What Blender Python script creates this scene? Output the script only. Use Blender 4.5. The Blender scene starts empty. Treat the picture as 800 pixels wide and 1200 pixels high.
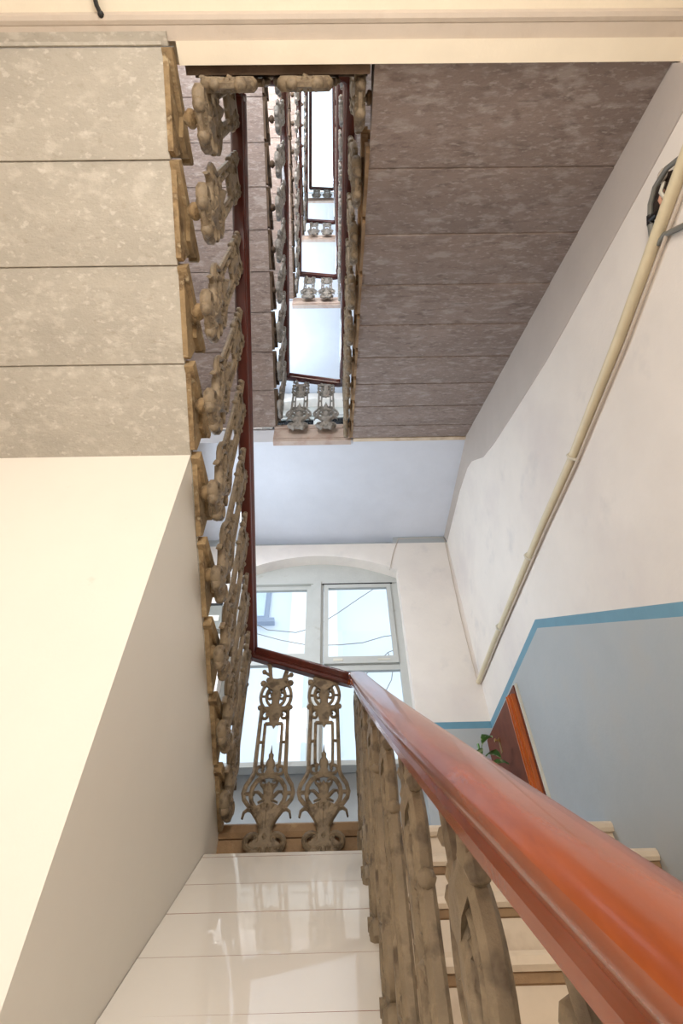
import bpy, math, random
from mathutils import Vector, Matrix
random.seed(7)
C = bpy.context.scene.collection
SC = bpy.context.scene
PI = math.pi

# ---------------------------------------------------------------- camera, sky, lights, exposure
cam_d = bpy.data.cameras.new('camera'); cam = bpy.data.objects.new('camera', cam_d); C.objects.link(cam)
pit, yaw, rol = math.radians(47.2615), math.radians(.885), math.radians(-1.6689)
fw = Vector((math.sin(yaw)*math.cos(pit), math.cos(yaw)*math.cos(pit), math.sin(pit)))
rt = Vector((math.cos(yaw), -math.sin(yaw), 0)); up = rt.cross(fw)
rt, up = rt*math.cos(rol)+up*math.sin(rol), up*math.cos(rol)-rt*math.sin(rol)
cam.matrix_world = Matrix(((rt.x, up.x, -fw.x, 0), (rt.y, up.y, -fw.y, 0), (rt.z, up.z, -fw.z, 0), (0, 0, 0, 1)))
cam_d.sensor_width = 36; cam_d.lens = 584.1/1200*36; cam_d.clip_start = .01; cam_d.clip_end = 200
SC.camera = cam
W = bpy.data.worlds.new('sky'); SC.world = W; W.use_nodes = True
bg = W.node_tree.nodes['Background']; bg.inputs[0].default_value = (.84, .92, 1, 1); bg.inputs[1].default_value = 1.65
SC.view_settings.view_transform = 'Standard'; SC.view_settings.look = 'None'
SC.view_settings.gamma = 1; SC.view_settings.use_curve_mapping = False; SC.view_settings.exposure = 0.5
SC.cycles.max_bounces = 10; SC.cycles.diffuse_bounces = 5; SC.cycles.transparent_max_bounces = 24

def area(name, loc, target, sx, sy, power, col, portal=False):
    d = bpy.data.lights.new(name, 'AREA'); d.shape = 'RECTANGLE'; d.size = sx; d.size_y = sy; d.energy = power; d.color = col
    o = bpy.data.objects.new(name, d); C.objects.link(o); o.location = loc
    o.rotation_euler = (Vector(target)-Vector(loc)).to_track_quat('-Z', 'Y').to_euler()
    if portal: d.cycles.is_portal = True
    return o
WARM = (1, .945, .875); COOL = (.86, .93, 1)
area('entrance_light', (-1.2, -1.7, .3), (-.9, 1.3, .9), 1.1, 1.9, 15, WARM)          # lamp-lit entrance behind the viewer
area('landing_light', (.1, -1.6, 1.3), (-.5, 2.0, .5), .9, .9, 42, WARM)  # added warm fill aimed at the closet side wall
area('window_landing_light', (-1.72, 3.2, 3.1), (.9, 3.8, 2.5), .7, .7, 42, (.77, .88, 1))   # added unseen fill for the window landing, behind the stair
for k in range(1, 5):
    area('upper_fill_light', (-1.5, 3.75, 3.3+3.75*k), (.9, 2.4, 3.6+3.75*k), .8, .8, 46, (.66, .83, 1))  # added cool fill brightening the upper storeys, no fixture
    if k < 4: area('near_fill_light', (-.9, -1.6, 1.2+3.75*k), (-.9, 1.6, 2.2+3.75*k), .9, .9, 60 if k == 1 else 150, (.84, .91, 1))  # added fill for the left soffits higher up
for k in range(5):
    area('window_portal', (-.24, 4.95, 3.0+3.75*k), (-.24, 0, 3.0+3.75*k), 1.9, 2.6, 1, (1, 1, 1), True)
area('skylight_portal', (-.2, 1.4, 20.3), (-.2, 1.4, 0), 2.3, 4.2, 1, (1, 1, 1), True)

# ---------------------------------------------------------------- materials
def lin(c): return tuple(((x/255+.055)/1.055)**2.4 if x > 10 else x/255/12.92 for x in c)
def mat(name, rgb, rough=.7, var=.12, scale=6, bump=0, bscale=40, spots=None, stretch=(1, 1, 1), coat=0, spec=.5, metal=0, patch=None):
    """principled material: base colour broken by two noises, optional blotches of a second colour, noise bump"""
    m = bpy.data.materials.new(name); m.use_nodes = True; nt = m.node_tree; N = nt.nodes; L = nt.links
    b = N['Principled BSDF']; b.inputs['Roughness'].default_value = rough; b.inputs['Metallic'].default_value = metal
    b.inputs['Specular IOR Level'].default_value = spec
    if coat: b.inputs['Coat Weight'].default_value = coat; b.inputs['Coat Roughness'].default_value = min(.08, rough)
    tc = N.new('ShaderNodeTexCoord'); mp = N.new('ShaderNodeMapping'); mp.inputs['Scale'].default_value = stretch
    L.new(tc.outputs['Object'], mp.inputs[0])
    c = lin(rgb)
    def noise(s, det=6, ro=.6):
        n = N.new('ShaderNodeTexNoise'); n.inputs['Scale'].default_value = s; n.inputs['Detail'].default_value = det
        n.inputs['Roughness'].default_value = ro; L.new(mp.outputs[0], n.inputs['Vector']); return n
    n1 = noise(scale); cr = N.new('ShaderNodeValToRGB'); e = cr.color_ramp.elements
    e[0].position = .3; e[1].position = .7
    e[0].color = (*[x*(1-var) for x in c], 1); e[1].color = (*[min(1, x*(1+var)) for x in c], 1)
    L.new(n1.outputs['Fac'], cr.inputs[0]); out = cr.outputs[0]
    for sp in (spots or []):
        col, ss, lo, hi, amt = sp
        n2 = noise(ss, 4, .55); r2 = N.new('ShaderNodeValToRGB'); r2.color_ramp.elements[0].position = lo; r2.color_ramp.elements[1].position = hi
        r2.color_ramp.elements[0].color = (0, 0, 0, 1); r2.color_ramp.elements[1].color = (amt, amt, amt, 1)
        L.new(n2.outputs['Fac'], r2.inputs[0])
        mx = N.new('ShaderNodeMix'); mx.data_type = 'RGBA'; L.new(r2.outputs[0], mx.inputs[0]); L.new(out, mx.inputs[6])
        mx.inputs[7].default_value = (*lin(col), 1); out = mx.outputs[2]
    L.new(out, b.inputs['Base Color'])
    if bump:
        n3 = noise(bscale, 8, .65); bp = N.new('ShaderNodeBump'); bp.inputs['Strength'].default_value = bump; bp.inputs['Distance'].default_value = .02
        L.new(n3.outputs['Fac'], bp.inputs['Height']); L.new(bp.outputs[0], b.inputs['Normal'])
    return m
def glass_mat(name, tint=(.95, .98, 1), refl=.06):
    m = bpy.data.materials.new(name); m.use_nodes = True; nt = m.node_tree; N = nt.nodes; N.clear()
    o = N.new('ShaderNodeOutputMaterial'); mx = N.new('ShaderNodeMixShader'); t = N.new('ShaderNodeBsdfTransparent'); g = N.new('ShaderNodeBsdfGlossy')
    fr = N.new('ShaderNodeFresnel'); fr.inputs[0].default_value = 1.45
    t.inputs[0].default_value = (*tint, 1); g.inputs['Roughness'].default_value = .02
    nt.links.new(fr.outputs[0], mx.inputs[0]); nt.links.new(t.outputs[0], mx.inputs[1]); nt.links.new(g.outputs[0], mx.inputs[2]); nt.links.new(mx.outputs[0], o.inputs[0])
    return m
M = dict(
    plaster=mat('cream_plaster', (230, 221, 211), .75, .04, 2.2, .12, 30, [((208, 196, 192), 1.3, .48, .75, .5), ((182, 178, 178), 4, .58, .8, .35)]),
    closet=mat('cream_closet_paint', (237, 231, 219), .6, .02, 2, .05, 20, [((205, 190, 172), 9, .72, .8, .35)]),
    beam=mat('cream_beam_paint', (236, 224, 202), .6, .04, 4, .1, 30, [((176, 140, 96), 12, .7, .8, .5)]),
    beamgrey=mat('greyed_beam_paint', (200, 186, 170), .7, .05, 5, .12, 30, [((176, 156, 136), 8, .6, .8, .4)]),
    ceil=mat('white_ceiling_paint', (212, 215, 223), .8, .04, 3, .08, 25),
    dado=mat('grey_blue_dado_paint', (168, 171, 170), .5, .05, 2.5, .08, 25, [((172, 164, 150), 2.5, .55, .75, .35)]),
    stripe=mat('blue_stripe_paint', (96, 142, 160), .5, .06, 8, .05),
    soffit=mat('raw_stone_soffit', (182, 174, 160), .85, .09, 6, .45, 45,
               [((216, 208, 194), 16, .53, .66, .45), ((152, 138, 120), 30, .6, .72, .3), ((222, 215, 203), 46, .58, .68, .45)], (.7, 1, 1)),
    soffit_shaded=mat('shaded_stone_soffit', (146, 129, 120), .85, .16, 4, .6, 45,  # same stone as the left soffit, shade put into its colour
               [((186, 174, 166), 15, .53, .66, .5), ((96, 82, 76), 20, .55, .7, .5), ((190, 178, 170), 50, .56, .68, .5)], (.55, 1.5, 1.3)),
    kerbd=mat('dark_stone_edge', (96, 76, 58), .8, .2, 8, .3, 40, [((60, 46, 36), 9, .5, .7, .6)]),  # darker copy of the brown stone edge
    cove=mat('shade_grey_plaster_cove', (182, 171, 162), .75, .05, 3, .1, 30),  # shade below the soffit put into the plaster colour
    step=mat('ochre_stone_step_end', (172, 145, 106), .8, .25, 9, .8, 50, [((96, 70, 42), 12, .5, .66, .8), ((218, 198, 160), 24, .58, .68, .6)]),
    tread=mat('pale_marble_tread', (214, 196, 172), .35, .08, 5, .05, 30, [((150, 122, 92), 6, .5, .7, .6)]),
    kerb=mat('brown_stone_edge', (150, 120, 86), .7, .15, 8, .3, 40, [((96, 70, 46), 9, .5, .7, .55), ((186, 160, 120), 14, .6, .7, .4)]),
    kerbw=mat('pale_stone_edge', (190, 172, 160), .7, .1, 8, .3, 40, [((150, 110, 90), 6, .5, .7, .5)]),
    iron=mat('brown_painted_iron', (138, 121, 97), .55, .22, 14, .35, 60, [((72, 56, 40), 18, .5, .64, .7), ((160, 142, 114), 34, .58, .68, .5)], metal=.0),
    iron_lit=mat('daylit_iron', (146, 140, 132), .5, .16, 14, .3, 60, [((70, 66, 62), 18, .55, .68, .6)]),  # iron of the upper storeys, cool daylight put into its colour
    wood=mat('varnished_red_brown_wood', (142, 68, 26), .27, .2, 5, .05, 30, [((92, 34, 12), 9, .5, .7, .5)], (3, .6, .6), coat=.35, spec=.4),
    wood_shaded=mat('shaded_red_brown_wood', (84, 30, 20), .28, .2, 5, .05, 30, [((50, 18, 12), 9, .5, .7, .5)], (3, .6, .6), coat=.5),  # copy of the handrail wood with shade put into its colour
    cabw=mat('brown_varnished_board', (104, 50, 30), .55, .15, 5, .05, 30, [((76, 34, 20), 6, .5, .7, .5)], (6, 1.2, 1), coat=.05, spec=.25),
    cabe=mat('warm_lit_varnished_moulding', (170, 82, 22), .3, .2, 8, .05, 30, None, (5, 1, 1), coat=.4),  # cabinet wood with warm light put into its colour
    tile=mat('glossy_cream_tile', (244, 238, 229), .03, .015, 3, 0, 30, None, coat=.6, spec=1.0),
    grout=mat('dirty_grout', (150, 110, 90), .8, .15, 20),
    winpaint=mat('old_white_window_paint', (184, 184, 178), .45, .05, 6, .1, 40, [((150, 140, 124), 9, .64, .78, .5)]),
    pipe=mat('cream_conduit', (216, 202, 170), .45, .06, 6, .05),
    grey=mat('grey_conduit', (118, 116, 108), .5, .1, 12),
    black=mat('black_plastic', (24, 22, 22), .45, .1, 10),
    pale=mat('pale_plastic', (206, 200, 184), .5, .05, 10),
    pink=mat('pinkish_wire', (202, 150, 124), .5, .1, 10),
    cavity=mat('dark_hole', (60, 46, 36), .9, .2, 12),
    brass=mat('dull_brass', (150, 120, 70), .35, .1, 10, metal=.7),
    facade=mat('pale_render_facade', (222, 229, 238), .8, .03, 1.2, .05, 12),
    facadew=mat('white_render_pilaster', (246, 247, 248), .8, .02, 1.2),
    extglass=mat('blue_grey_exterior_pane', (196, 212, 228), .3, .05, 2),
    darkfr=mat('grey_exterior_frame', (140, 152, 172), .6, .05, 4),
    leaf=mat('variegated_leaf', (84, 130, 58), .4, .3, 12, 0, 30, [((196, 206, 150), 22, .55, .62, .8)]),
    pot=mat('brown_clay_pot', (140, 80, 54), .7, .1, 8, .1), soil=mat('dark_soil', (50, 38, 28), .95, .3, 40, .5),
    ground=mat('grey_courtyard_paving', (170, 168, 164), .85, .1, 2), roof=mat('roof_plaster', (232, 234, 238), .8, .02, 2),
    glass=glass_mat('window_glass'),
)

# ---------------------------------------------------------------- mesh helpers
class MB:
    def __init__(s): s.v = []; s.f = []; s.mi = []; s.mats = []
    def slot(s, m):
        if m not in s.mats: s.mats.append(m)
        return s.mats.index(m)
    def add(s, vs, fs, m=None):
        o = len(s.v); s.v += [tuple(p) for p in vs]; i = s.slot(m) if m else 0
        for f in fs: s.f.append([o+j for j in f]); s.mi.append(i)
    def box(s, x0, x1, y0, y1, z0, z1, m=None):
        s.add([(x, y, z) for z in (z0, z1) for y in (y0, y1) for x in (x0, x1)],
              [(0, 2, 3, 1), (4, 5, 7, 6), (0, 1, 5, 4), (2, 6, 7, 3), (0, 4, 6, 2), (1, 3, 7, 5)], m)
    def prism(s, poly, a, b, axis, m=None):
        """poly = 2-D points in the two other axes, extruded from a to b along axis"""
        n = len(poly)
        def P(p, t): return (t, p[0], p[1]) if axis == 0 else (p[0], t, p[1]) if axis == 1 else (p[0], p[1], t)
        s.add([P(p, a) for p in poly]+[P(p, b) for p in poly],
              [tuple(range(n))[::-1], tuple(range(n, 2*n))]+[(i, (i+1) % n, n+(i+1) % n, n+i) for i in range(n)], m)
    def tube(s, pts, r, sides=6, r2=None, m=None, flat=None, closed=False):
        """tube along pts; r may be a list; r2 = second radius; flat = fixed normal for the r2 axis"""
        pts = [Vector(p) for p in pts]; n = len(pts); rs = r if isinstance(r, (list, tuple)) else [r]*n
        vs = []
        ref = Vector(flat) if flat else None
        prev = None
        for i, p in enumerate(pts):
            if closed: t = pts[(i+1) % n]-pts[i-1]
            else: t = pts[min(i+1, n-1)]-pts[max(i-1, 0)]
            t.normalize()
            if ref is not None: bn = ref; nn = bn.cross(t).normalized()
            else:
                if prev is None:
                    nn = t.orthogonal().normalized()
                else: nn = (prev-t*prev.dot(t)).normalized()
                prev = nn; bn = t.cross(nn)
            for j in range(sides):
                a = 2*PI*(j+.5)/sides; rr = r2 if r2 is not None else rs[i]
                vs.append(p+nn*(rs[i]*math.cos(a))+bn*(rr*math.sin(a)))
        fs = []
        for i in range(n if closed else n-1):
            k = (i+1) % n
            for j in range(sides):
                jj = (j+1) % sides; fs.append((i*sides+j, i*sides+jj, k*sides+jj, k*sides+j))
        if not closed: fs += [tuple(range(sides))[::-1], tuple((n-1)*sides+j for j in range(sides))]
        s.add(vs, fs, m)
    def blob(s, c, rx, ry, rz, seg=8, rings=5, m=None):
        vs = [(c[0], c[1], c[2]-rz)]; fs = []
        for i in range(1, rings):
            a = PI*i/rings-PI/2
            for j in range(seg):
                b = 2*PI*j/seg; vs.append((c[0]+rx*math.cos(a)*math.cos(b), c[1]+ry*math.cos(a)*math.sin(b), c[2]+rz*math.sin(a)))
        vs.append((c[0], c[1], c[2]+rz)); L = len(vs)-1
        for j in range(seg):
            jj = (j+1) % seg; fs.append((0, 1+jj, 1+j)); fs.append((L, L-seg+j, L-seg+jj))
            for i in range(rings-2): fs.append((1+i*seg+j, 1+i*seg+jj, 1+(i+1)*seg+jj, 1+(i+1)*seg+j))
        s.add(vs, fs, m)
    def lathe(s, prof, c, axis=(0, 0, 1), seg=16, m=None):
        ax = Vector(axis).normalized(); u = ax.orthogonal().normalized(); w = ax.cross(u); c = Vector(c); n = len(prof); vs = []
        for r, h in prof:
            for j in range(seg):
                a = 2*PI*j/seg; vs.append(c+ax*h+u*(r*math.cos(a))+w*(r*math.sin(a)))
        fs = [(i*seg+j, i*seg+(j+1) % seg, (i+1)*seg+(j+1) % seg, (i+1)*seg+j) for i in range(n-1) for j in range(seg)]
        fs += [tuple(range(seg))[::-1], tuple((n-1)*seg+j for j in range(seg))]
        s.add(vs, fs, m)
    def mesh(s, name, m, smooth=40):
        me = bpy.data.meshes.new(name); me.from_pydata(s.v, [], s.f)
        ml = s.mats or [m]
        for q in ml: me.materials.append(q)
        me.polygons.foreach_set('material_index', s.mi)
        import bmesh
        bm = bmesh.new(); bm.from_mesh(me); bmesh.ops.recalc_face_normals(bm, faces=bm.faces); bm.to_mesh(me); bm.free()
        if smooth:
            me.polygons.foreach_set('use_smooth', [True]*len(me.polygons)); me.set_sharp_from_angle(angle=math.radians(smooth))
        me.update(); return me
    def build(s, name, m=None, parent=None, smooth=40):
        o = bpy.data.objects.new(name, s.mesh(name, m, smooth)); C.objects.link(o)
        if parent: o.parent = parent
        return o
def inst(name, me, parent=None, loc=(0, 0, 0), rz=0):
    o = bpy.data.objects.new(name, me); C.objects.link(o); o.location = loc; o.rotation_euler = (0, 0, rz)
    if parent: o.parent = parent
    return o
def tag(o, label, cat, group=None):
    o['label'] = label; o['category'] = cat
    if group: o['group'] = group
    return o
def thing(name, label, cat, loc=(0, 0, 0), group=None):
    o = bpy.data.objects.new(name, None); C.objects.link(o); o.location = loc; o.empty_display_size = .1
    return tag(o, label, cat, group)
def struct(o, label=None):
    o['kind'] = 'structure'
    if label: o['label'] = label
    return o
def sempty(name, loc=(0, 0, 0), label=None):
    o = bpy.data.objects.new(name, None); C.objects.link(o); o.location = loc; return struct(o, label)
def box(name, b, m, parent=None): q = MB(); q.box(*b); return q.build(name, m, parent, 0)

# ---------------------------------------------------------------- main measures (metres, eye at the origin)
H = 3.75; G = .3275; YE = 2.93; L1 = .79; L2 = 2.83; XL, XR = -1.83, 1.377; YW = 4.51; YN = -1.9; GZ = -1.175
ROOF = 19.6
ORD = ['', 'first', 'second', 'third', 'fourth', 'fifth', 'sixth', 'seventh', 'eighth', 'ninth', 'tenth']
LVL = ['', 'one storey above', 'two storeys above', 'three storeys above', 'four storeys above']

# ---------------------------------------------------------------- shell
# right wall: cream above, blue stripe, grey-blue dado below; stripe rises with the lower flight and runs level along the landing
ys0 = YN; sl = .637
def stripe_z(y): return 2.025+(0 if y > 2.928 else sl*(y-2.928))
q = MB()
pts = [(YN, stripe_z(YN)), (2.928, 2.025), (YW, 2.025)]
low = [(YN, stripe_z(YN)-.066), (2.928+.01, 1.962), (YW, 1.962)]
q.prism(pts+[(YW, ROOF), (YN, ROOF)], XR, XR+.3, 0, M['plaster'])
q.prism(low+pts[::-1], XR, XR+.3, 0, M['stripe'])
q.prism([(YN, GZ-.3), (YW, GZ-.3)]+low[::-1], XR, XR+.3, 0, M['dado'])
struct(q.build('wall_right', None, None, 0))
q = MB(); q.box(XL-.3, XL, YN, YW, GZ-.3, ROOF); struct(q.build('wall_left', M['plaster'], None, 0))
# near wall with the entrance opening behind the viewer
q = MB(); q.box(XL-.3, -1.75, YN-.3, YN, GZ-.3, ROOF); q.box(-.65, XR+.3, YN-.3, YN, GZ-.3, ROOF); q.box(-1.75, -.65, YN-.3, YN, 1.1, ROOF)
struct(q.build('wall_near', M['plaster'], None, 0))
d = sempty('door_1', (0, 0, 0)); box('door_leaf', (-1.72, -.68, YN-.12, YN-.07, GZ, 1.06), M['cabw'], d); box('door_frame', (-1.75, -.65, YN-.2, YN-.13, GZ, 1.1), M['cabe'], d)

# far wall with segmental-arched window openings
WC, WH = -.24, .945; SILL, SPR, CRN = 1.70, 3.86, 4.10
def arch(t): return SPR+(CRN-SPR)*(1-((t-WC)/WH)**2)
NA = 20; xs = [WC-WH+2*WH*i/NA for i in range(NA+1)]
for k in range(5):
    z0 = (GZ-.3 if k == 0 else L1-.25+H*k-.3+.3); z1 = L1+H*(k+1)-.25 if k < 4 else ROOF; b = H*k
    q = MB(); T = YW+.34
    P, D, S = M['plaster'], M['dado'], M['stripe']
    def slab(x0, x1, za, zb, m): q.box(x0, x1, YW, T, za, zb, m)
    dz0, dz1 = 1.962+b, 2.025+b
    for x0, x1 in ((XL-.3, WC-WH), (WC+WH, XR+.3)):
        slab(x0, x1, z0, dz0, D); slab(x0, x1, dz0, dz1, S); slab(x0, x1, dz1, z1, P)
    # niche below the window, set back
    q.box(WC-WH, WC+WH, YW+.2, T, z0, SILL+b, D)
    for i in range(NA):
        a, c = xs[i], xs[i+1]
        q.add([(a, YW, arch(a)+b), (c, YW, arch(c)+b), (c, YW, z1), (a, YW, z1), (a, T, arch(a)+b), (c, T, arch(c)+b), (c, T, z1), (a, T, z1)],
              [(0, 1, 2, 3), (4, 7, 6, 5), (0, 4, 5, 1), (3, 2, 6, 7)], P)
    struct(q.build('wall_far' if k == 0 else 'wall_far.%03d' % k, None, None, 35))

# windows: arched head board, mullion, two upper sashes, two lower panes, latch plates, sill
def window_meshes():
    r = []
    y0, y1 = YW+.15, YW+.22
    q = MB(); hd = 3.81
    for i in range(NA):
        a, c = xs[i], xs[i+1]
        q.prism([(a, hd), (c, hd), (c, arch(c)), (a, arch(a))], y0+.01, y1, 1)
    r.append(('arched_head_board', q, 'winpaint'))
    xl, xr = WC-WH, WC+WH
    q = MB(); q.box(xl, xl+.075, y0, y1, SILL, hd); q.box(xr-.075, xr, y0, y1, SILL, hd); q.box(xl, xr, y0, y1, SILL, SILL+.07); q.box(xl, xr, y0-.015, y1, hd-.03, hd+.012)
    r.append(('outer_frame', q, 'winpaint'))
    q = MB(); q.box(WC-.045, WC+.045, y0-.03, y1, SILL, hd); q.box(WC-.075, WC+.075, y0, y1, SILL+.07, hd-.03)
    r.append(('mullion', q, 'winpaint'))
    q = MB(); q.box(xl+.075, WC-.075, y0+.01, y1, 2.735, 2.795); r.append(('transom', q, 'winpaint'))
    q = MB(); q.box(WC+.075, xr-.075, y0+.02, y1, 2.66, 2.72); r.append(('transom', q, 'winpaint'))
    for side, (a, c, zb, zt) in enumerate(((xl+.075, WC-.075, 2.795, hd-.03), (WC+.08, xr-.08, 2.725, hd-.045))):
        q = MB(); f = .05; ya = y0+(.03 if side == 0 else -.012); yb = ya+.045
        q.box(a, a+f, ya, yb, zb, zt); q.box(c-f, c, ya, yb, zb, zt); q.box(a+f, c-f, ya, yb, zt-f, zt); q.box(a+f, c-f, ya, yb, zb, zb+f+.03)
        r.append(('sash_frame', q, 'winpaint'))
        q = MB(); q.box(a+f, c-f, ya+.02, ya+.024, zb+f+.03, zt-f); r.append(('pane', q, 'glass'))
        if side:
            q = MB(); q.box(a+.10, a+.20, ya-.006, ya, zb+.025, zb+.055); q.box(c-.22, c-.09, ya-.006, ya, zb+.03, zb+.045); r.append(('latch_plate', q, 'pale'))
            q = MB(); q.box(WC+.06, xr-.06, y0-.016, y0-.002, hd-.043, hd-.031); r.append(('dark_gap_strip', q, 'black'))
    for a, c, zt in ((xl+.075, WC-.075, 2.735), (WC+.075, xr-.075, 2.66)):
        q = MB(); q.box(a, c, y0+.03, y0+.034, SILL+.07, zt); r.append(('pane', q, 'glass'))
    q = MB(); q.box(xl-.0, xr+.0, YW-.02, y0, SILL-.035, SILL+.004); r.append(('window_sill', q, 'winpaint'))
    return [(n, b.mesh(n, M[m], 0)) for n, b, m in r]
wm = window_meshes()
for k in range(5):
    w = sempty('window_%d' % (k+1), (0, 0, H*k))
    for n, me in wm: inst(n, me, w)

# landings (floor slabs) and their stone edges
for k in range(5):
    b = H*k
    u0, u1 = L1-.25+b, L1-.13+b
    q = MB(); q.prism([(YE+.03, L1+b), (YW+.1, L1+b), (YW+.1, u0+.112), (YE+.03, u0)], XL-.05, XR+.05, 0)
    struct(q.build('floor' if k == 0 else 'floor.%03d' % k, M['ceil'], None, 0))
    q = MB()
    e = L1+b; kb = M['kerb'] if k == 0 else M['kerbw']
    prof = [(YE+.03, e-.05), (YE+.004, e-.045), (YE-.008, e-.022), (YE-.004, e+.012), (YE+.012, e+.022), (YE+.08, e+.022), (YE+.08, e-.05)]
    q.prism(prof, -.64, .165, 0, kb); q.box(-.64, .165, YE+.01, YE+.07, e-.215, e-.05, kb)
    n0 = e-.015
    q.prism([(YE-.024, n0-.046), (YE-.034, n0-.03), (YE-.034, n0-.012), (YE-.024, n0), (YE+.05, n0), (YE+.05, n0-.046)], .165, XR, 0, M['tread']); q.box(.186, XR, YE+.002, YE+.04, n0-.24, n0-.046, M['tread'])
    q.box(-.64, .165, YE+.018, YE+.07, e-.262, e-.215, kb)
    struct(q.build('trim_%d' % (k+1), None, None, 30))
# landing two: cornice bands as seen from straight below; then its copies above
for k in range(4):
    b = H*k; t = L2+b
    q = MB(); q.box(XL-.05, XR+.05, YN-.05, -.02, t-.18, t); q.box(-.60, XR+.05, -.02, .035, t-.16, t)
    struct(q.build('floor.%03d' % (5+k), M['beam'], None, 0))
    q = MB(); bm_ = lambda *a: q.box(*a)
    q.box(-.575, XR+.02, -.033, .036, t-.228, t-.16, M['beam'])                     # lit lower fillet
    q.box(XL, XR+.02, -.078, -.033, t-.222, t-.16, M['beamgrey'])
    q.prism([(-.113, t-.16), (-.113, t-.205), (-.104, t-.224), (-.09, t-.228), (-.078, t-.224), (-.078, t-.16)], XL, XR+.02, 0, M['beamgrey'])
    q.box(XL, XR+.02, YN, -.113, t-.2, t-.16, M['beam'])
    struct(q.build('ceiling' if k == 0 else 'ceiling.%03d' % k, None, None, 0))
    q = MB(); q.box(-.56, .165, .036, .066, t-.205, t+.02); q.prism([(.05, t-.04), (.078, t-.03), (.08, t+.01), (.05, t+.02)], -.56, .165, 0)
    struct(q.build('trim_%d' % (6+k), M['kerbd'], None, 0))
    q = MB(); q.box(XL, -.605, -.06, -.02, t-.235, t-.2); struct(q.build('trim_%d' % (10+k), M['soffit'], None, 0))
# roof with a skylight over the well
q = MB(); S0, S1, S2, S3 = -1.35, .95, -.7, 3.5
q.box(XL-.3, S0, YN-.3, YW+.3, ROOF, ROOF+.25); q.box(S1, XR+.3, YN-.3, YW+.3, ROOF, ROOF+.25)
q.box(S0, S1, YN-.3, S2, ROOF, ROOF+.25); q.box(S0, S1, S3, YW+.3, ROOF, ROOF+.25)
struct(q.build('ceiling.009', M['roof'], None, 0))
w = sempty('window_6', (0, 0, 0)); q = MB()
for i in range(2): y = S2+(S3-S2)*i; q.box(S0, S1, y-.02, y+.02, ROOF+.02, ROOF+.08)
for x in (S0+.02, S1-.02): q.box(x-.02, x+.02, S2, S3, ROOF+.02, ROOF+.08)
q.build('skylight_frame', M['winpaint'], w, 0)
box('pane', (S0, S1, S2, S3, ROOF+.05, ROOF+.055), M['glass'], w)
# entrance floor
q = MB(); q.box(XL-.05, XR+.05, YN-.3, YW+.05, GZ-.15, GZ); struct(q.build('floor.010', M['ground'], None, 0))

# closet walls under the first left flight (front wall faces the viewer, side wall faces the well)
LS = .62; YC = 1.287; ZC = 1.78
q = MB(); q.prism([(YC, GZ), (YC+.1, GZ), (YC+.1, ZC-LS*.1-.004), (YC, ZC-.004)], XL, -.63, 0); struct(q.build('wall_closet_front', M['closet'], None, 0))
q = MB()
prof = [(YC+.1, GZ), (YE+.04, GZ), (YE+.04, ZC-LS*(YE+.04-YC)), (YC+.1, ZC-LS*.1-.02)]
q.prism(prof, -.73, -.63, 0)
struct(q.build('wall_closet_side', M['closet'], None, 0))

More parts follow.
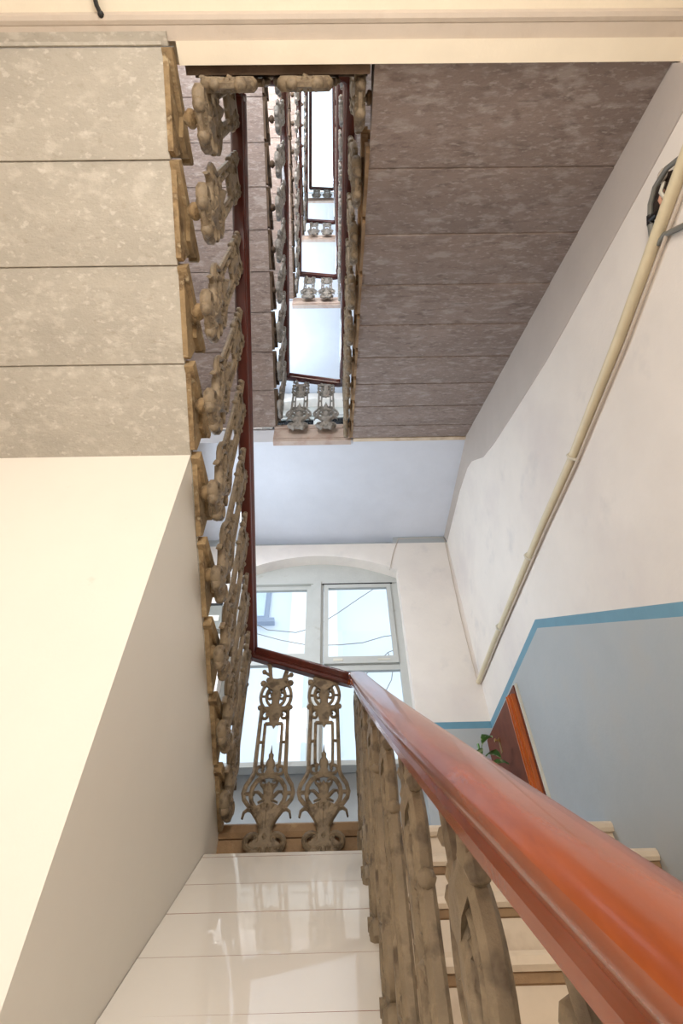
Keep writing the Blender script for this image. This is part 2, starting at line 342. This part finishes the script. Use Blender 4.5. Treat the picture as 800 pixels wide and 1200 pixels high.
# ---------------------------------------------------------------- stair flights: every stone step is a part
def flight(name, label, kind, xa, xb, xin, n, r, zfar, up_far, sof_z, sof_s, ysof_end, mats, k0):
    """xin = open end of the steps on the well side; up_far: rises away from the viewer"""
    root = thing(name, label, 'stairs', (0, 0, 0), 'stair flights')
    sgn = 1 if xin > (xa+xb)/2 else -1
    w0 = xb if sgn > 0 else xa                # wall-side
    wsof = {1: (xa, xb), -1: (xa, xb)}[sgn]
    for j in range(1, n):
        if up_far: ya, yb, zt = YE-j*G, YE-(j-1)*G, zfar-j*r           # tread from ya (nosing, near) to yb
        else: yb, ya, zt = YE-(j-1)*G, YE-j*G, zfar+j*r                # nosing at the far side yb
        s0, s1 = sof_z+sof_s*(ya-YE), sof_z+sof_s*(yb-YE)
        q = MB(); g = .0007; tt = .045 if up_far else .024
        # body: tread slab to soffit
        body = [(ya+g, s0+.006), (ya+.005, s0), (yb-.005, s1), (yb-g, s1+.006), (yb-g, zt-tt), (ya+g, zt-tt)]
        if up_far and not k0:
            o = .1; a0, a1 = sof_z+sof_s*(ya+o-YE), sof_z+sof_s*(yb+o-YE)
            body = [(ya+.001, zt-.12), (ya+o+.0007, a0+.006), (ya+o+.005, a0), (yb+o-.005, a1), (yb+o-.0007, a1+.006), (yb, zt-.045), (ya+.001, zt-.045)]
            if j == 1: body[3:5] = [(yb, s1), (yb, s1+.01)]
        q.prism(body, xa, xb, 0, mats['soffit'])
        nose = .034
        e0, e1 = (xb, xin) if sgn > 0 else (xin, xa)
        def tread(x0, x1, ns, th):
            if up_far: tr = [(ya-ns+.01, zt-th), (ya-ns, zt-th*.7), (ya-ns, zt-.012), (ya-ns+.01, zt), (yb-.001, zt), (yb-.001, zt-th)]
            else: tr = [(ya+.001, zt-th), (ya+.001, zt), (yb+ns-.01, zt), (yb+ns, zt-.012), (yb+ns, zt-th*.7), (yb+ns-.01, zt-th)]
            q.prism(tr, x0, x1, 0, mats['tread'])
        tread(xa, xb, .022 if not up_far else nose, .024 if not up_far else .046)
        if k0:
            q.prism([(ya+.004, zt-.075), (ya-.01, zt-.07), (ya-.014, zt-.046), (ya+.004, zt-.046)], xa, xb, 0, mats['end'])
        # rough stone end projecting on the well side, nosing lip beyond it
        mid = e0+(e1-e0)*.55 if sgn > 0 else e1+(e0-e1)*.55
        end = [(ya+.004, s0+.004), (yb-.03, s1+.004), (yb-.008, s1+.03), (yb-.004, zt-.046), (ya+.03, zt-.03), (ya+.004, max(zt-.03, s0+.008))] if not up_far else [(ya+.008, s0+.03), (ya+.03, s0+.004), (yb-.004, s1+.004), (yb-.004, zt-.046), (ya+.004, zt-.046)]
        q.prism(end, min(xb, mid) if sgn > 0 else mid, max(xb, mid) if sgn > 0 else xa, 0, mats['end'])
        tread(min(e0, e1), max(e0, e1), nose+.012, .05)
        if up_far: lip = [(ya-.02, zt-.05), (ya-.012, zt-.085), (ya+.06, zt-.11), (ya+.12, zt-.05)]
        else: lip = [(yb-.12, zt-.05), (yb-.06, zt-.11), (yb+.012, zt-.085), (yb+.02, zt-.05)]
        q.prism(lip, min(e0, e1), max(e0, e1), 0, mats['end'])
        q.build('stone_step', None, root, 25)
    # top slab: soffit carried under the near landing edge
    ytop = YE-(n-1)*G
    if ysof_end < ytop:
        q = MB(); a, c = sof_z+sof_s*(ysof_end-YE), sof_z+sof_s*(ytop-YE)
        zt = (zfar-n*r if up_far else zfar+n*r)
        yo = ytop+(.0993 if up_far and not k0 else -.0007); c = sof_z+sof_s*(yo-YE)
        q.prism([(ysof_end, a), (yo-.005, c-.002), (yo, c+.006), (ytop-.001, zt-.03), (ysof_end, zt-.03)], xa, xb, 0, mats['soffit'])
        q.build('landing_slab', None, root, 25)
    return root
mL = dict(soffit=M['soffit'], tread=M['step'], end=M['step'])
mR = dict(soffit=M['soffit_shaded'], tread=M['kerb'], end=M['kerb'])
mU = dict(soffit=M['soffit_shaded'], tread=M['kerbd'], end=M['kerbd'])
m0 = dict(soffit=M['tread'], tread=M['tread'], end=M['kerb'])
flight('stair_flight', 'lowest stone flight with pale worn treads behind the orange handrail', 'r', .185, XR-.002, .16, 10, .195, .775, True, .775-.26, .595, -.2, m0, True)
for k in range(4):
    b = H*k
    zs = ZC-LS*(YE-YC)+b
    flight('stair_flight', 'stone flight whose bright scuffed soffit shows at upper left' if k == 0 else 'left stone flight with brown soffit beside the well, %s the bright left soffit' % LVL[k], 'l',
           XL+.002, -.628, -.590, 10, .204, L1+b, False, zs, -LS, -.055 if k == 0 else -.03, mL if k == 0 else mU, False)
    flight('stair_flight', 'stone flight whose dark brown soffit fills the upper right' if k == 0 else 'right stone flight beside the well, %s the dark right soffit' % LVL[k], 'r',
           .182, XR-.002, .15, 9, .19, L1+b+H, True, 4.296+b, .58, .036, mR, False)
# plaster cove where the right soffit meets the wall, its grey imitating corner shade
for k in range(4):
    b = H*k
    q = MB(); sec = []
    for y, dp in ((.04, .225), (.2, .25), (.5, .30), (.835, .35), (1.2, .41), (1.49, .45), (2.0, .48), (2.5, .50), (2.78, .48), (2.93, .40), (3.05, .28), (3.2, .2), (3.6, .13), (4.5, .1)):  # level run past the flight imitates shading in the corner
        zs = 4.296+.58*(y-YE)+b if y < YE else 4.294+.066*(y-YE)+b
        sec.append([(XR+.01, y, zs+.03), (1.355, y, zs+.01), (1.352, y, zs-.02), (1.36, y, zs-dp*.5), (1.366, y, zs-dp+.012), (1.372, y, zs-dp), (XR+.01, y, zs-dp-.004)])
    n = len(sec[0]); vs = [p for s_ in sec for p in s_]
    fs = [(i*n+j, i*n+(j+1) % n, (i+1)*n+(j+1) % n, (i+1)*n+j) for i in range(len(sec)-1) for j in range(n)]+[tuple(range(n)), tuple((len(sec)-1)*n+j for j in range(n))]
    q.add(vs, fs); struct(q.build('trim_%d' % (14+k), M['cove'], None, 30))

# ---------------------------------------------------------------- balusters
QU = .001
def ZW(w): return -.0135+.000739*w+2.707e-7*w*w
def spiral(c, r0, r1, a0, turns, n=12):
    return [(c[0]+(r0+(r1-r0)*i/n)*math.cos(a0+2*PI*turns*i/n), c[1]+(r0+(r1-r0)*i/n)*math.sin(a0+2*PI*turns*i/n)) for i in range(n+1)]
def baluster_parts(slope, tall, thick):
    """ornate cast panel in local x (across), z (up); returns base, ring and crown mesh builders. tall = rail height above crown centre"""
    sd = 6
    base, ring, crown = MB(), MB(), MB()
    def st(q, path, hw, hd=.013, mir=True, taper=None, closed=False):
        for s in ((1, -1) if mir else (1,)):
            p = [(s*u*QU, 0, ZW(w)) for u, w in path]
            n = len(p); rr = [hw*.001*(1+(taper-1)*i/(n-1)) for i in range(n)] if taper else hw*.001
            q.tube(p, rr, sd, hd*thick, flat=(0, 1, 0), closed=closed)
    def plate(q, half, hd=.011, prof=True):
        pts = half+[(-u, w) for u, w in half[::-1] if abs(u) > .01]
        hd *= thick; c = [(u*QU, ZW(w)) for u, w in pts]; n = len(c)
        cx = sum(p[0] for p in c)/n; cz = sum(p[1] for p in c)/n
        vs = [(p[0], y, p[1]) for y in (-hd*.5, hd*.5) for p in c]+[(p[0]*.6, -hd*1.3, cz+(p[1]-cz)*.72) for p in c]+[(p[0]*.6, hd*1.3, cz+(p[1]-cz)*.72) for p in c]
        fs = [(i, (i+1) % n, n+(i+1) % n, n+i) for i in range(n)]+[(i, (i+1) % n, 2*n+(i+1) % n, 2*n+i) for i in range(n)]+[(n+i, n+(i+1) % n, 3*n+(i+1) % n, 3*n+i) for i in range(n)]
        fs += [tuple(range(2*n, 3*n)), tuple(range(3*n, 4*n))]
        q.add(vs, fs)
    def bl(q, u, w, r, d=.016, mir=True, rw=None):
        for s in ((1, -1) if mir else (1,)): q.blob((s*u*QU, 0, ZW(w)), r*.001, d, (rw or r)*.001, 7, 4)
    # base: scroll foot, rosette, fan
    plate(base, [(0, 0), (45, 4), (76, 25), (84, 62), (50, 84), (34, 120), (36, 160), (56, 205), (98, 262), (64, 268), (30, 288), (0, 296)], .016)
    st(base, spiral((54, 84), 56, 18, -2.4, 1.0, 14), 16, .024)
    bl(base, 48, 26, 30, .026); bl(base, 46, 96, 15, .026)
    st(base, [(8, 150), (16, 200), (30, 275)], 11, .022); st(base, [(22, 152), (48, 205), (82, 255)], 11, .02); st(base, [(0, 150), (0, 280)], 9, .024, False)
    st(base, [(74, 250), (100, 254), (118, 240), (124, 206)], 12, .014, True, .45)
    bl(base, 0, 104, 20, .032, False)
    for u in (12, 34, 52): st(base, [(u*.4, 62), (u, 22)], 8, .022)
    # ring panel
    st(ring, [(52, 262), (96, 272), (124, 308), (132, 340), (122, 380), (94, 424), (84, 452), (82, 600), (78, 785)], 12.5)
    st(ring, [(92*math.sin(2*PI*i/16), 335+96*math.cos(2*PI*i/16)) for i in range(16)], 13, .014, False, None, True)
    st(ring, [(96, 338), (128, 338)], 10, .012); st(ring, [(50, 606), (82, 606)], 8, .012)
    plate(ring, [(0, 262), (26, 275), (14, 300), (40, 318), (24, 330), (30, 362), (12, 385), (0, 402)], .013)
    st(ring, [(6, 296), (28, 322), (54, 346), (72, 346), (78, 330)], 13, .015, True, .35); st(ring, [(6, 300), (30, 300), (52, 290)], 9, .013, True, .5); st(ring, [(10, 340), (30, 372), (44, 384)], 10, .014, True, .5)
    st(ring, spiral((30, 398), 20, 7, -2.6, .9, 8), 7, .013)
    st(ring, [(0, 424), (16, 436), (36, 430)], 9)
    st(ring, spiral((52, 462), 30, 9, -2.4, 1.05, 10), 8.5, .014)
    plate(ring, [(0, 428), (30, 440), (18, 462), (26, 486), (22, 505), (12, 520), (14, 540), (6, 548), (0, 590)], .013)
    st(ring, [(30, 478), (48, 492), (50, 600), (49, 702)], 9.5, .012); st(ring, [(-50, 702), (50, 702)], 10, .013, False)
    # crown panel
    plate(crown, [(0, 676), (12, 694), (26, 708), (44, 775), (26, 792), (22, 820), (30, 850), (22, 886), (52, 902), (70, 908), (52, 945), (0, 940)], .013)
    st(crown, spiral((54, 746), 27, 9, 2.2, -1.05, 10), 8.5, .014)
    st(crown, [(92*math.sin(a), 848+88*math.cos(a)) for a in [.5+i*(PI-.9)/10 for i in range(11)]], 11, .013)
    st(crown, [(58*math.sin(a), 848+56*math.cos(a)) for a in [.55+i*(PI-1.0)/8 for i in range(9)]], 9, .012)
    st(crown, spiral((34, 848), 22, 8, 1.8, -1.0, 8), 7, .013)
    st(crown, [(56, 848), (94, 848)], 7, .011); st(crown, [(26, 786), (88, 786)], 9, .013)
    bl(crown, 90, 788, 16, .018); bl(crown, 84, 918, 20, .018); bl(crown, 52, 934, 20, .018)
    if tall > .01:
        for s in (1, -1):
            u = s*.042; z0 = .908; z1 = z0+tall+slope*u*1.4+.006
            crown.tube([(s*.03, 0, z0-.03), (u, 0, z0+.3*(z1-z0)), (u*1.35, 0, z1)], [.018, .012, .016], sd, .013, flat=(0, 1, 0))
            crown.blob((s*.085, 0, z0+.45*(z1-z0)+.01), .016, .016, .016, 7, 4); crown.tube([(u, 0, z0+.3*(z1-z0)), (s*.085, 0, z0+.45*(z1-z0)+.01)], .009, sd, .012, flat=(0, 1, 0))
    return base, ring, crown
BM = {}
def bal_meshes(key, slope, tall, m):
    if key not in BM:
        a = baluster_parts(slope, tall, {'L': .95, 'R': .95, 'Q': 1.2}.get(key[0], 1.0))
        BM[key] = [(n, q.mesh(n, m, 50)) for n, q in zip(('scroll_base', 'ring_panel', 'crown_panel'), a)]
    return BM[key]
bq = MB(); bq.lathe([(.013, -.01), (.024, 0), (.034, .012), (.034, .024), (.026, .036), (.014, .042), (.014, .085)], (0, 0, 0), (1, 0, 0), 10); BOLT = bq.mesh('bolt', M['step'], 40); BOLT3 = bq.mesh('bolt', M['kerbd'], 40)
bq = MB(); bq.lathe([(.013, 0), (.013, .035), (.026, .04), (.028, .05), (.02, .06)], (0, 0, 0), (1, 0, 0), 10); BOLT2 = bq.mesh('bolt', M['kerb'], 40)
def baluster(key, slope, tall, m, x, y, z, rz, label, group, bolt=None):
    t = thing('baluster', label, 'baluster', (x, y, z), group); t.rotation_euler = (0, 0, rz)
    for n, me in bal_meshes(key, slope, tall, m): inst(n, me, t)
    if bolt:
        me, dx = bolt
        o = inst('bolt', me, t); o.location = Matrix.Rotation(-rz, 3, 'Z') @ Vector((dx, 0, .1)); o.rotation_euler = (0, 0, -rz)
    return t
def lx(y): return -.575+.0335*(2.85-y)          # left balustrade plane
def rx(y): return .108+.008*(2.85-y)            # right balustrade plane, upper flights
def r0x(y): return .10+.0145*(2.85-y)**2           # right balustrade plane, lowest flight
GR = 'cast-iron balusters round the stairwell'
for k in range(4):
    b = H*k
    where = 'the left flight beside the bright soffit' if k == 0 else 'the left flight %s the bright soffit' % LVL[k]
    iron = M['iron'] if k < 1 else M['iron_lit']; ik = 'i' if k < 1 else 'g'
    for j in range(1, 10):
        y = YE-(j-.5)*G+(.045 if j == 9 else 0); zr = 1.739+.62*(2.85-y)+b; z = zr-.985
        baluster('L'+ik, -.62, .07, iron, lx(y), y, z, PI/2, 'brown cast-iron baluster, %s up on %s' % (ORD[j], where), GR, (BOLT if k == 0 else BOLT3, -.075))
    where = 'the right flight below the dark soffit edge' if k == 0 else 'the right flight %s that' % LVL[k]
    for j in range(1, 10):
        y = YE-(j-.5)*G; zr = 5.22+.58*(y-2.85)+b; z = zr-.985
        baluster('R'+ik, .58, .07, iron, rx(y), y, z, PI/2, 'cast-iron baluster above the dark right soffit, %s from the window%s' % (ORD[j], '' if k == 0 else ', '+LVL[k]), GR, (BOLT2, -.005))
    # near landing pair
    for i, x in enumerate((-.386, -.093)):
        baluster('N'+ik, .3, .07, iron, x, .092, 3.50+b-.985+(.03 if i else -.01), 0, '%s baluster of the pair at the near end of the well%s' % (('left', 'right')[i], '' if k == 0 else ', '+LVL[k]), GR)
for k in range(5):
    b = H*k; iron = M['iron'] if k < 1 else M['iron_lit']; ik = 'i' if k < 1 else 'g'
    wh = 'in front of the window' if k == 0 else 'at the well end %s the window' % LVL[k]
    baluster('E'+ik, -.44, .085, iron, -.386, 2.877, .6655+b, 0, 'ornate iron baluster %s, left one' % wh, GR)
    baluster('F'+ik, -.44, .0, iron, -.093, 2.877, .6655+b, 0, 'ornate iron baluster %s, right one' % wh, GR)
# lowest right flight
for j in range(1, 10):
    y = YE-(j-.5)*G
    if y < .15: continue
    zr = -.273+.637*y; z = zr-.985
    baluster('Q',   .637, .07, M['iron'], r0x(y), y, z, PI/2, 'tan cast-iron baluster under the orange handrail, %s down from the window' % ORD[j], GR, (BOLT2, -.0))

# ---------------------------------------------------------------- handrails
HP = [(.024, 0), (.030, .005), (.031, .021), (.0345, .0245), (.031, .028), (.0345, .0315), (.031, .035), (.036, .044), (.0435, .052), (.0455, .061), (.0435, .069), (.036, .0755), (.02, .0795), (0, .0805)]
PROF = HP+[(-u, w) for u, w in HP[-2::-1]]
def fillet(pts, rad, n=6, rads=None):
    out = [Vector(pts[0])]
    for i in range(1, len(pts)-1):
        p = Vector(pts[i]); a = (Vector(pts[i-1])-p); c = (Vector(pts[i+1])-p)
        r = min(rads[i-1] if rads else rad, a.length*.45, c.length*.45); a = p+a.normalized()*r; c = p+c.normalized()*r
        for j in range(n+1):
            t = j/n; out.append(a*(1-t)**2+p*2*t*(1-t)+c*t*t)
    out.append(Vector(pts[-1])); return out
def rail_section(path, sc=1.0):
    q = MB(); n = len(PROF); vs = []
    for i, p in enumerate(path):
        t = (path[min(i+1, len(path)-1)]-path[max(i-1, 0)]).normalized()
        lat = t.cross(Vector((0, 0, 1))).normalized(); u = lat.cross(t)
        for a, w in PROF: vs.append(p+lat*a*sc+u*w*sc)
    fs = [(i*n+j, i*n+(j+1) % n, (i+1)*n+(j+1) % n, (i+1)*n+j) for i in range(len(path)-1) for j in range(n)]
    fs += [tuple(range(n)), tuple((len(path)-1)*n+j for j in range(n))]
    q.add(vs, fs); return q
ZLC, ZRC = 1.739, 1.505
def left_rail(y, b): return Vector((lx(y), y, ZLC+.62*(2.85-y)+b))
def right_rail(y, b): return Vector((rx(y), y, 5.22+.58*(y-2.85)+b))
def low_rail(y): return Vector((r0x(y), y, -.273+.637*y))
yc = 2.868; yn = .092
def mk_rail(label, secs):
    t = thing('handrail', label, 'handrail', (0, 0, 0), 'wooden handrails round the well')
    for s, m_ in secs: rail_section(s).build('rail_section', M[m_], t, 35)
    return t
def corner_path(b, lower):
    """one storey of rail: near end of left flight, down to the far corner, across, and along the right flight below"""
    Lp = left_rail(.135, b); Lc = Vector((lx(yc)+.0, yc, ZLC-.01+b)); Rc = Vector((r0x(yc) if lower else rx(yc), yc, ZRC+.012+b)) 
    if lower: e = [low_rail(2.55)]+[low_rail(2.4-.2*i) for i in range(15)]; Rc = Vector((r0x(yc), yc, 1.51))
    else: e = [right_rail(2.55, b-H), right_rail(yn+.05, b-H)]
    f = fillet([Lp, Lc, Rc, e[0]], .10, 8, (.035, .10))
    return f[:9], f[8:14], f[13:]+e[1:]
for k in range(5):
    b = H*k
    a, m_, r_ = corner_path(b, k == 0)
    lab = ('glossy orange-brown wooden handrail sweeping from bottom right round the window landing', )[0] if k == 0 else 'shaded wooden handrail round the well, %s the orange one' % LVL[k]
    secs = [(m_, 'wood_shaded'), (r_, 'wood' if k == 0 else 'wood_shaded')]
    if k < 4:
        secs.insert(0, (a, 'wood_shaded'))
        nb = fillet([left_rail(.5, b), Vector((lx(yn), yn, ZLC+.62*(2.85-yn)-.02+b)), Vector((rx(yn), yn, 5.22+.58*(yn-2.85)+.0+b)), right_rail(.5, b)], .08, 6)
        secs.append((nb[1:-1], 'wood_shaded'))
    else: secs.insert(0, (a, 'wood_shaded'))
    t = mk_rail(lab, secs)
    if k == 0:
        q = MB(); q.tube([low_rail(2.50)+Vector((s_*.03, 0, .045)) for s_ in (-1, 1)], .004, 6); 
        p = low_rail(2.42); q = MB()
        for du in (-1,): q.blob((p.x-.036, p.y, p.z+.045), .008, .014, .02, 8, 5)
        q.build('rail_joint', M['cabe'], t)

# ---------------------------------------------------------------- tiled slope between the closet wall and the lowest balustrade
led = thing('tiled_slope', 'sloping ledge of glossy cream tiles between the closet wall and the balusters', 'ledge')
TC = -1.082; TS = .637
q = MB(); q.prism([(-.3, GZ), (2.67, GZ), (2.67, TC+TS*2.67-.0035), (-.14, TC-TS*.14-.0035)], -.628, .15, 0); q.build('ledge_body', M['grout'], led, 0)
joints = [2.675, 2.641, 2.423, 2.239, 2.021, 1.808, 1.60, 1.39, 1.18, .97, .76, .55, .34, .13]
for i in range(len(joints)-1):
    ya, yb = joints[i+1]+.0016, joints[i]-.0016
    da, db = random.uniform(-.001, .0012), random.uniform(-.001, .0012)
    for (xa, xb) in ((-.628, .15),):
        q = MB(); za, zb = TC+TS*ya+da, TC+TS*yb+db
        tw = random.uniform(-.001, .001)
        q.add([(xa, ya, za-.01), (xb, ya, za-.01), (xb, yb, zb-.01), (xa, yb, zb-.01), (xa, ya, za+tw), (xb, ya, za), (xb, yb, zb), (xa, yb, zb+tw)],
              [(0, 3, 2, 1), (4, 5, 6, 7), (0, 1, 5, 4), (1, 2, 6, 5), (2, 3, 7, 6), (3, 0, 4, 7)])
        q.mi = [1, 0, 1, 1, 1, 1]; q.mats = [M['tile'], M['grout']]; q.build('tile', None, led, 0)
box('top_ledge_strip', (-.628, .15, 2.676, 2.95, .52, .585), M['tile'], led)

# ---------------------------------------------------------------- conduit, junction hole, cables
t = thing('conduit_pipe', 'cream conduit running level along the right wall into the corner', 'pipe')
q = MB(); q.tube([(XR-.024, -1.8, 2.30), (XR-.022, .4, 2.288), (XR-.024, 1.0, 2.266), (XR-.024, 1.75, 2.276), (XR-.022, 2.3, 2.325), (XR-.022, 3.68, 2.39), (XR-.024, YW-.005, 2.41)], .026, 10); q.build('tube', M['pipe'], t, 60)
q = MB(); q.tube([(XR-.014, .0, 2.245), (XR-.014, 1.0, 2.212), (XR-.014, 1.75, 2.236), (XR-.014, 2.3, 2.285), (XR-.014, 3.68, 2.36), (XR-.014, YW-.005, 2.39)], .008, 8); q.build('pipe_shadow_tube', M['beamgrey'], t, 60)  # thin tube imitating the pipe's shadow on the wall
for y, z in ((1.70, 2.272), (2.62, 2.341), (3.55, 2.385)):
    q = MB(); q.tube([(XR, y, z-.03), (XR-.03, y, z-.03), (XR-.052, y, z-.012), (XR-.052, y, z+.014), (XR-.03, y, z+.032), (XR, y, z+.034)], .006, 6, .009); q.build('clip', M['pale'], t, 60)
t = thing('junction_hole', 'broken open junction hole with loose cables on the right wall above the pipe', 'junction')
q = MB(); q.lathe([(.085, 0), (.08, .006)], (XR-.006, .44, 2.36), (1, 0, 0), 14); q.build('hole', M['cavity'], t, 30)
q = MB(); q.blob((XR-.008, .385, 2.425), .012, .03, .032, 10, 6); q.build('plaster_patch', M['beamgrey'], t)
q = MB(); q.tube([(XR-.03, .29, 2.28), (XR-.035, .35, 2.365), (XR-.035, .42, 2.40), (XR-.032, .48, 2.395), (XR-.028, .525, 2.368)], .011, 8); q.build('grey_cable', M['grey'], t, 60)
q = MB(); q.tube([(XR-.028, .518, 2.372), (XR-.028, .545, 2.345)], .015, 8); q.tube([(XR-.03, .53, 2.355), (XR-.03, .50, 2.325)], .013, 8); q.build('black_tape', M['black'], t, 60)
q = MB(); q.tube([(XR-.026, .54, 2.352), (XR-.02, .585, 2.31), (XR-.012, .63, 2.262)], [.015, .014, .006], 8); q.build('cable_tail', M['grey'], t, 60)
for i, (y, z, m) in enumerate(((.455, 2.34, 'pink'), (.475, 2.31, 'pink'), (.43, 2.355, 'pale'))):
    q = MB(); q.tube([(XR-.014, y-.03, z+.03), (XR-.03, y, z), (XR-.016, y+.02, z-.03)], .008, 6); q.build('wire', M[m], t, 60)
t = MB(); t.tube([(XR-.013, .60, 2.262), (XR-.013, .56, 2.245), (XR-.013, .48, 2.10), (XR-.013, .3, 1.78)], .012, 8)
tag(t.build('grey_conduit', M['grey'], None, 60), 'thin grey conduit leaving the pipe downwards at the right picture edge', 'conduit')
t = MB(); t.tube([(.62, YW-.004, 3.85), (.68, YW-.004, 4.1), (.77, YW-.004, 4.36), (1.1, YW-.004, 4.372), (1.34, YW-.004, 4.37), (1.352, YW-.005, 4.3), (1.335, YW-.005, 3.67), (1.328, YW-.005, 3.2), (1.33, YW-.005, 2.93), (1.34, YW-.005, 2.45)], .004, 5)
tag(t.build('wall_cable', M['beamgrey'], None, 60), 'thin pale cable looping from the window arch down the far corner', 'cable')
for x, y, lb in ((-.845, -.128, 'small black cable hook under the landing at upper left'), (1.36, -.12, 'small black cable hook under the landing at upper right')):
    q = MB(); q.tube([(x, y-.05, L2-.215), (x+.005, y, L2-.225), (x+.012, y+.02, L2-.225)], .008, 6); q.blob((x+.012, y+.022, L2-.224), .012, .012, .01)
    tag(q.build('cable_hook', M['black'], None, 60), lb, 'hook')

# ---------------------------------------------------------------- wooden wall cabinet, plant, meter box on the landing
t = thing('wall_cabinet', 'brown varnished wooden cabinet on the right wall of the window landing', 'cabinet')
box('back_board', (XR-.03, XR, 3.625, 4.50, .92, 1.905), M['cabw'], t)
q = MB(); q.prism([(3.74, 1.05), (4.36, 1.05), (4.42, .92), (4.49, .92), (4.49, 1.80), (4.46, 1.84), (3.70, 1.84), (3.70, .92), (3.74, .92)], XR-.085, XR-.03, 0); 
q = MB(); q.box(XR-.08, XR-.03, 3.70, 4.48, .92, 1.84); q.build('door', M['cabw'], t, 0)
q = MB()
for y0, y1, x0 in ((3.64, 3.665, XR-.06), (3.665, 3.69, XR-.078), (3.69, 3.705, XR-.086)): q.box(x0, XR-.02, y0, y1, .92, 1.845)
q.build('edge_moulding', M['cabe'], t, 0)
box('hinge_strip', (XR-.02, XR-.001, 3.605, 3.625, .92, 1.91), M['pale'], t)
q = MB(); q.lathe([(.018, 0), (.02, .006), (.008, .01), (.008, .025), (.016, .03), (.014, .04)], (XR-.08, 4.14, 1.70), (-1, 0, 0), 10); q.box(XR-.084, XR-.08, 4.12, 4.16, 1.60, 1.68); q.build('lock', M['brass'], t)
px, py = 1.07, 3.93
t = thing('potted_plant', 'potted plant with variegated leaves in front of the wooden cabinet', 'plant', (px, py, L1))
q = MB(); q.lathe([(.07, 0), (.09, .12), (.1, .17), (.108, .17), (.108, .2), (.095, .2), (.092, .17)], (0, 0, 0), (0, 0, 1), 16); q.build('pot', M['pot'], t)
q = MB(); q.lathe([(.001, 0), (.093, 0), (.09, .012), (.001, .016)], (0, 0, .165), (0, 0, 1), 14); q.build('soil', M['soil'], t)
q = MB(); q.tube([(0, 0, .16), (.01, .01, .4), (-.01, 0, .8)], .01, 6); q.build('stem', M['leaf'], t)
for i in range(11):
    a = i*2.4; h = .42+.036*i; ln = .17-.004*i; d_ = Vector((math.cos(a), math.sin(a), .25)); sd_ = Vector((-math.sin(a), math.cos(a), 0))
    p0 = Vector((0, 0, h)); q = MB(); vs = []
    for s_, wd, dz in ((0, .004, 0), (.25, .03, .02), (.55, .045, .02), (.8, .03, 0), (1, .003, -.03)):
        c_ = p0+d_*ln*(s_+.25)+Vector((0, 0, dz)); vs += [c_-sd_*wd, c_+Vector((0, 0, -.008)), c_+sd_*wd]
    fs = [(3*m_+j, 3*m_+j+1, 3*m_+j+4, 3*m_+j+3) for m_ in range(4) for j in range(2)]
    n = len(vs); vs2 = vs+[v+Vector((0, 0, -.003)) for v in vs]
    fs2 = fs+[tuple(n+j for j in f[::-1]) for f in fs]
    q.add(vs2, fs2); q.tube([p0-Vector((0, 0, .04)), p0+d_*ln*.27], .003, 5); q.build('leaf', M['leaf'], t)
t = thing('meter_box', 'small dark box with pale label on the far wall left of the window', 'box', (-1.33, YW, 3.02))
box('case', (-.095, .095, -.09, -.001, 0, .3), M['grey'], t); box('lid', (-.105, .105, -.1, -.001, .3, .325), M['black'], t); box('pale_plate', (-.06, .06, -.094, -.09, .1, .17), M['pale'], t)

# ---------------------------------------------------------------- courtyard: facade opposite, hanging cables, ground
YF = 9.0
t = thing('opposite_building', 'pale building across the courtyard seen through the window', 'building', (0, YF, GZ))
def fb(n, b, m): return box(n, (b[0], b[1], b[2], b[3], b[4]-GZ, b[5]-GZ), m, t)
fb('wall', (-8, 8, 0, .5, GZ, 10.2), M['facade'])
for x0, x1 in ((-1.02, -.70), (-.30, -.02)): fb('pilaster', (x0, x1, -.08, 0, GZ, 10.1), M['facadew'])
for xa, xb, za, zb in ((-2.6, -1.50, 6.32, 8.2), (-.66, -.34, 7.2, 8.3), (1.7, 2.7, 6.32, 8.2)):
    w = fb('window_frame', (xa, xb, -.05, 0, za, zb), M['darkfr'])
    g = MB(); g.box(xa+.1, xb-.1, -.06, -.05, za+.1-GZ, zb-.1-GZ); g.build('pane', M['extglass'], w, 0)
    fb('sill', (xa-.1, xb+.14, -.16, 0, za-.12, za-.02), M['darkfr'])
CB = [('cable slung high across both upper panes', [(-1.5, 6.10), (-.9, 6.02), (-.5, 6.14), (.0, 6.50), (.45, 6.86), (.95, 7.24), (1.6, 7.6)]),
      ('cable slung lower across both upper panes', [(-1.75, 6.02), (-1.2, 5.84), (-.6, 5.70), (.0, 5.70), (.5, 5.74), (.95, 5.88), (1.6, 5.96)]),
      ('cable slanting across the lower right pane', [(.25, 4.75), (.45, 4.95), (.72, 5.22), (1.0, 5.5)]),
      ('cable dangling in a loop behind the lower right pane', [(1.0, 5.5), (1.08, 5.2), (1.02, 4.9), (.82, 4.55), (.74, 4.45), (.9, 4.3)])]
for lb, p in CB:
    q = MB(); q.tube([(p[0][0]*1.02-.5, YF-.005, p[0][1]+.3)]*(p[0][0] < -1)+[(x*.95, 8.55, z*.95) for x, z in p]+[(p[-1][0]+.9, YF-.005, p[-1][1]+.35)], .009, 5)
    tag(q.build('hanging_cable', M['grey'], None, 60), 'thin grey '+lb+' outside the window', 'cable', 'cables hanging in the courtyard')
q = MB(); q.box(-8, 8, YW+.5, YF, GZ-.3, GZ-.05); struct(q.build('floor.011', M['ground'], None, 0))
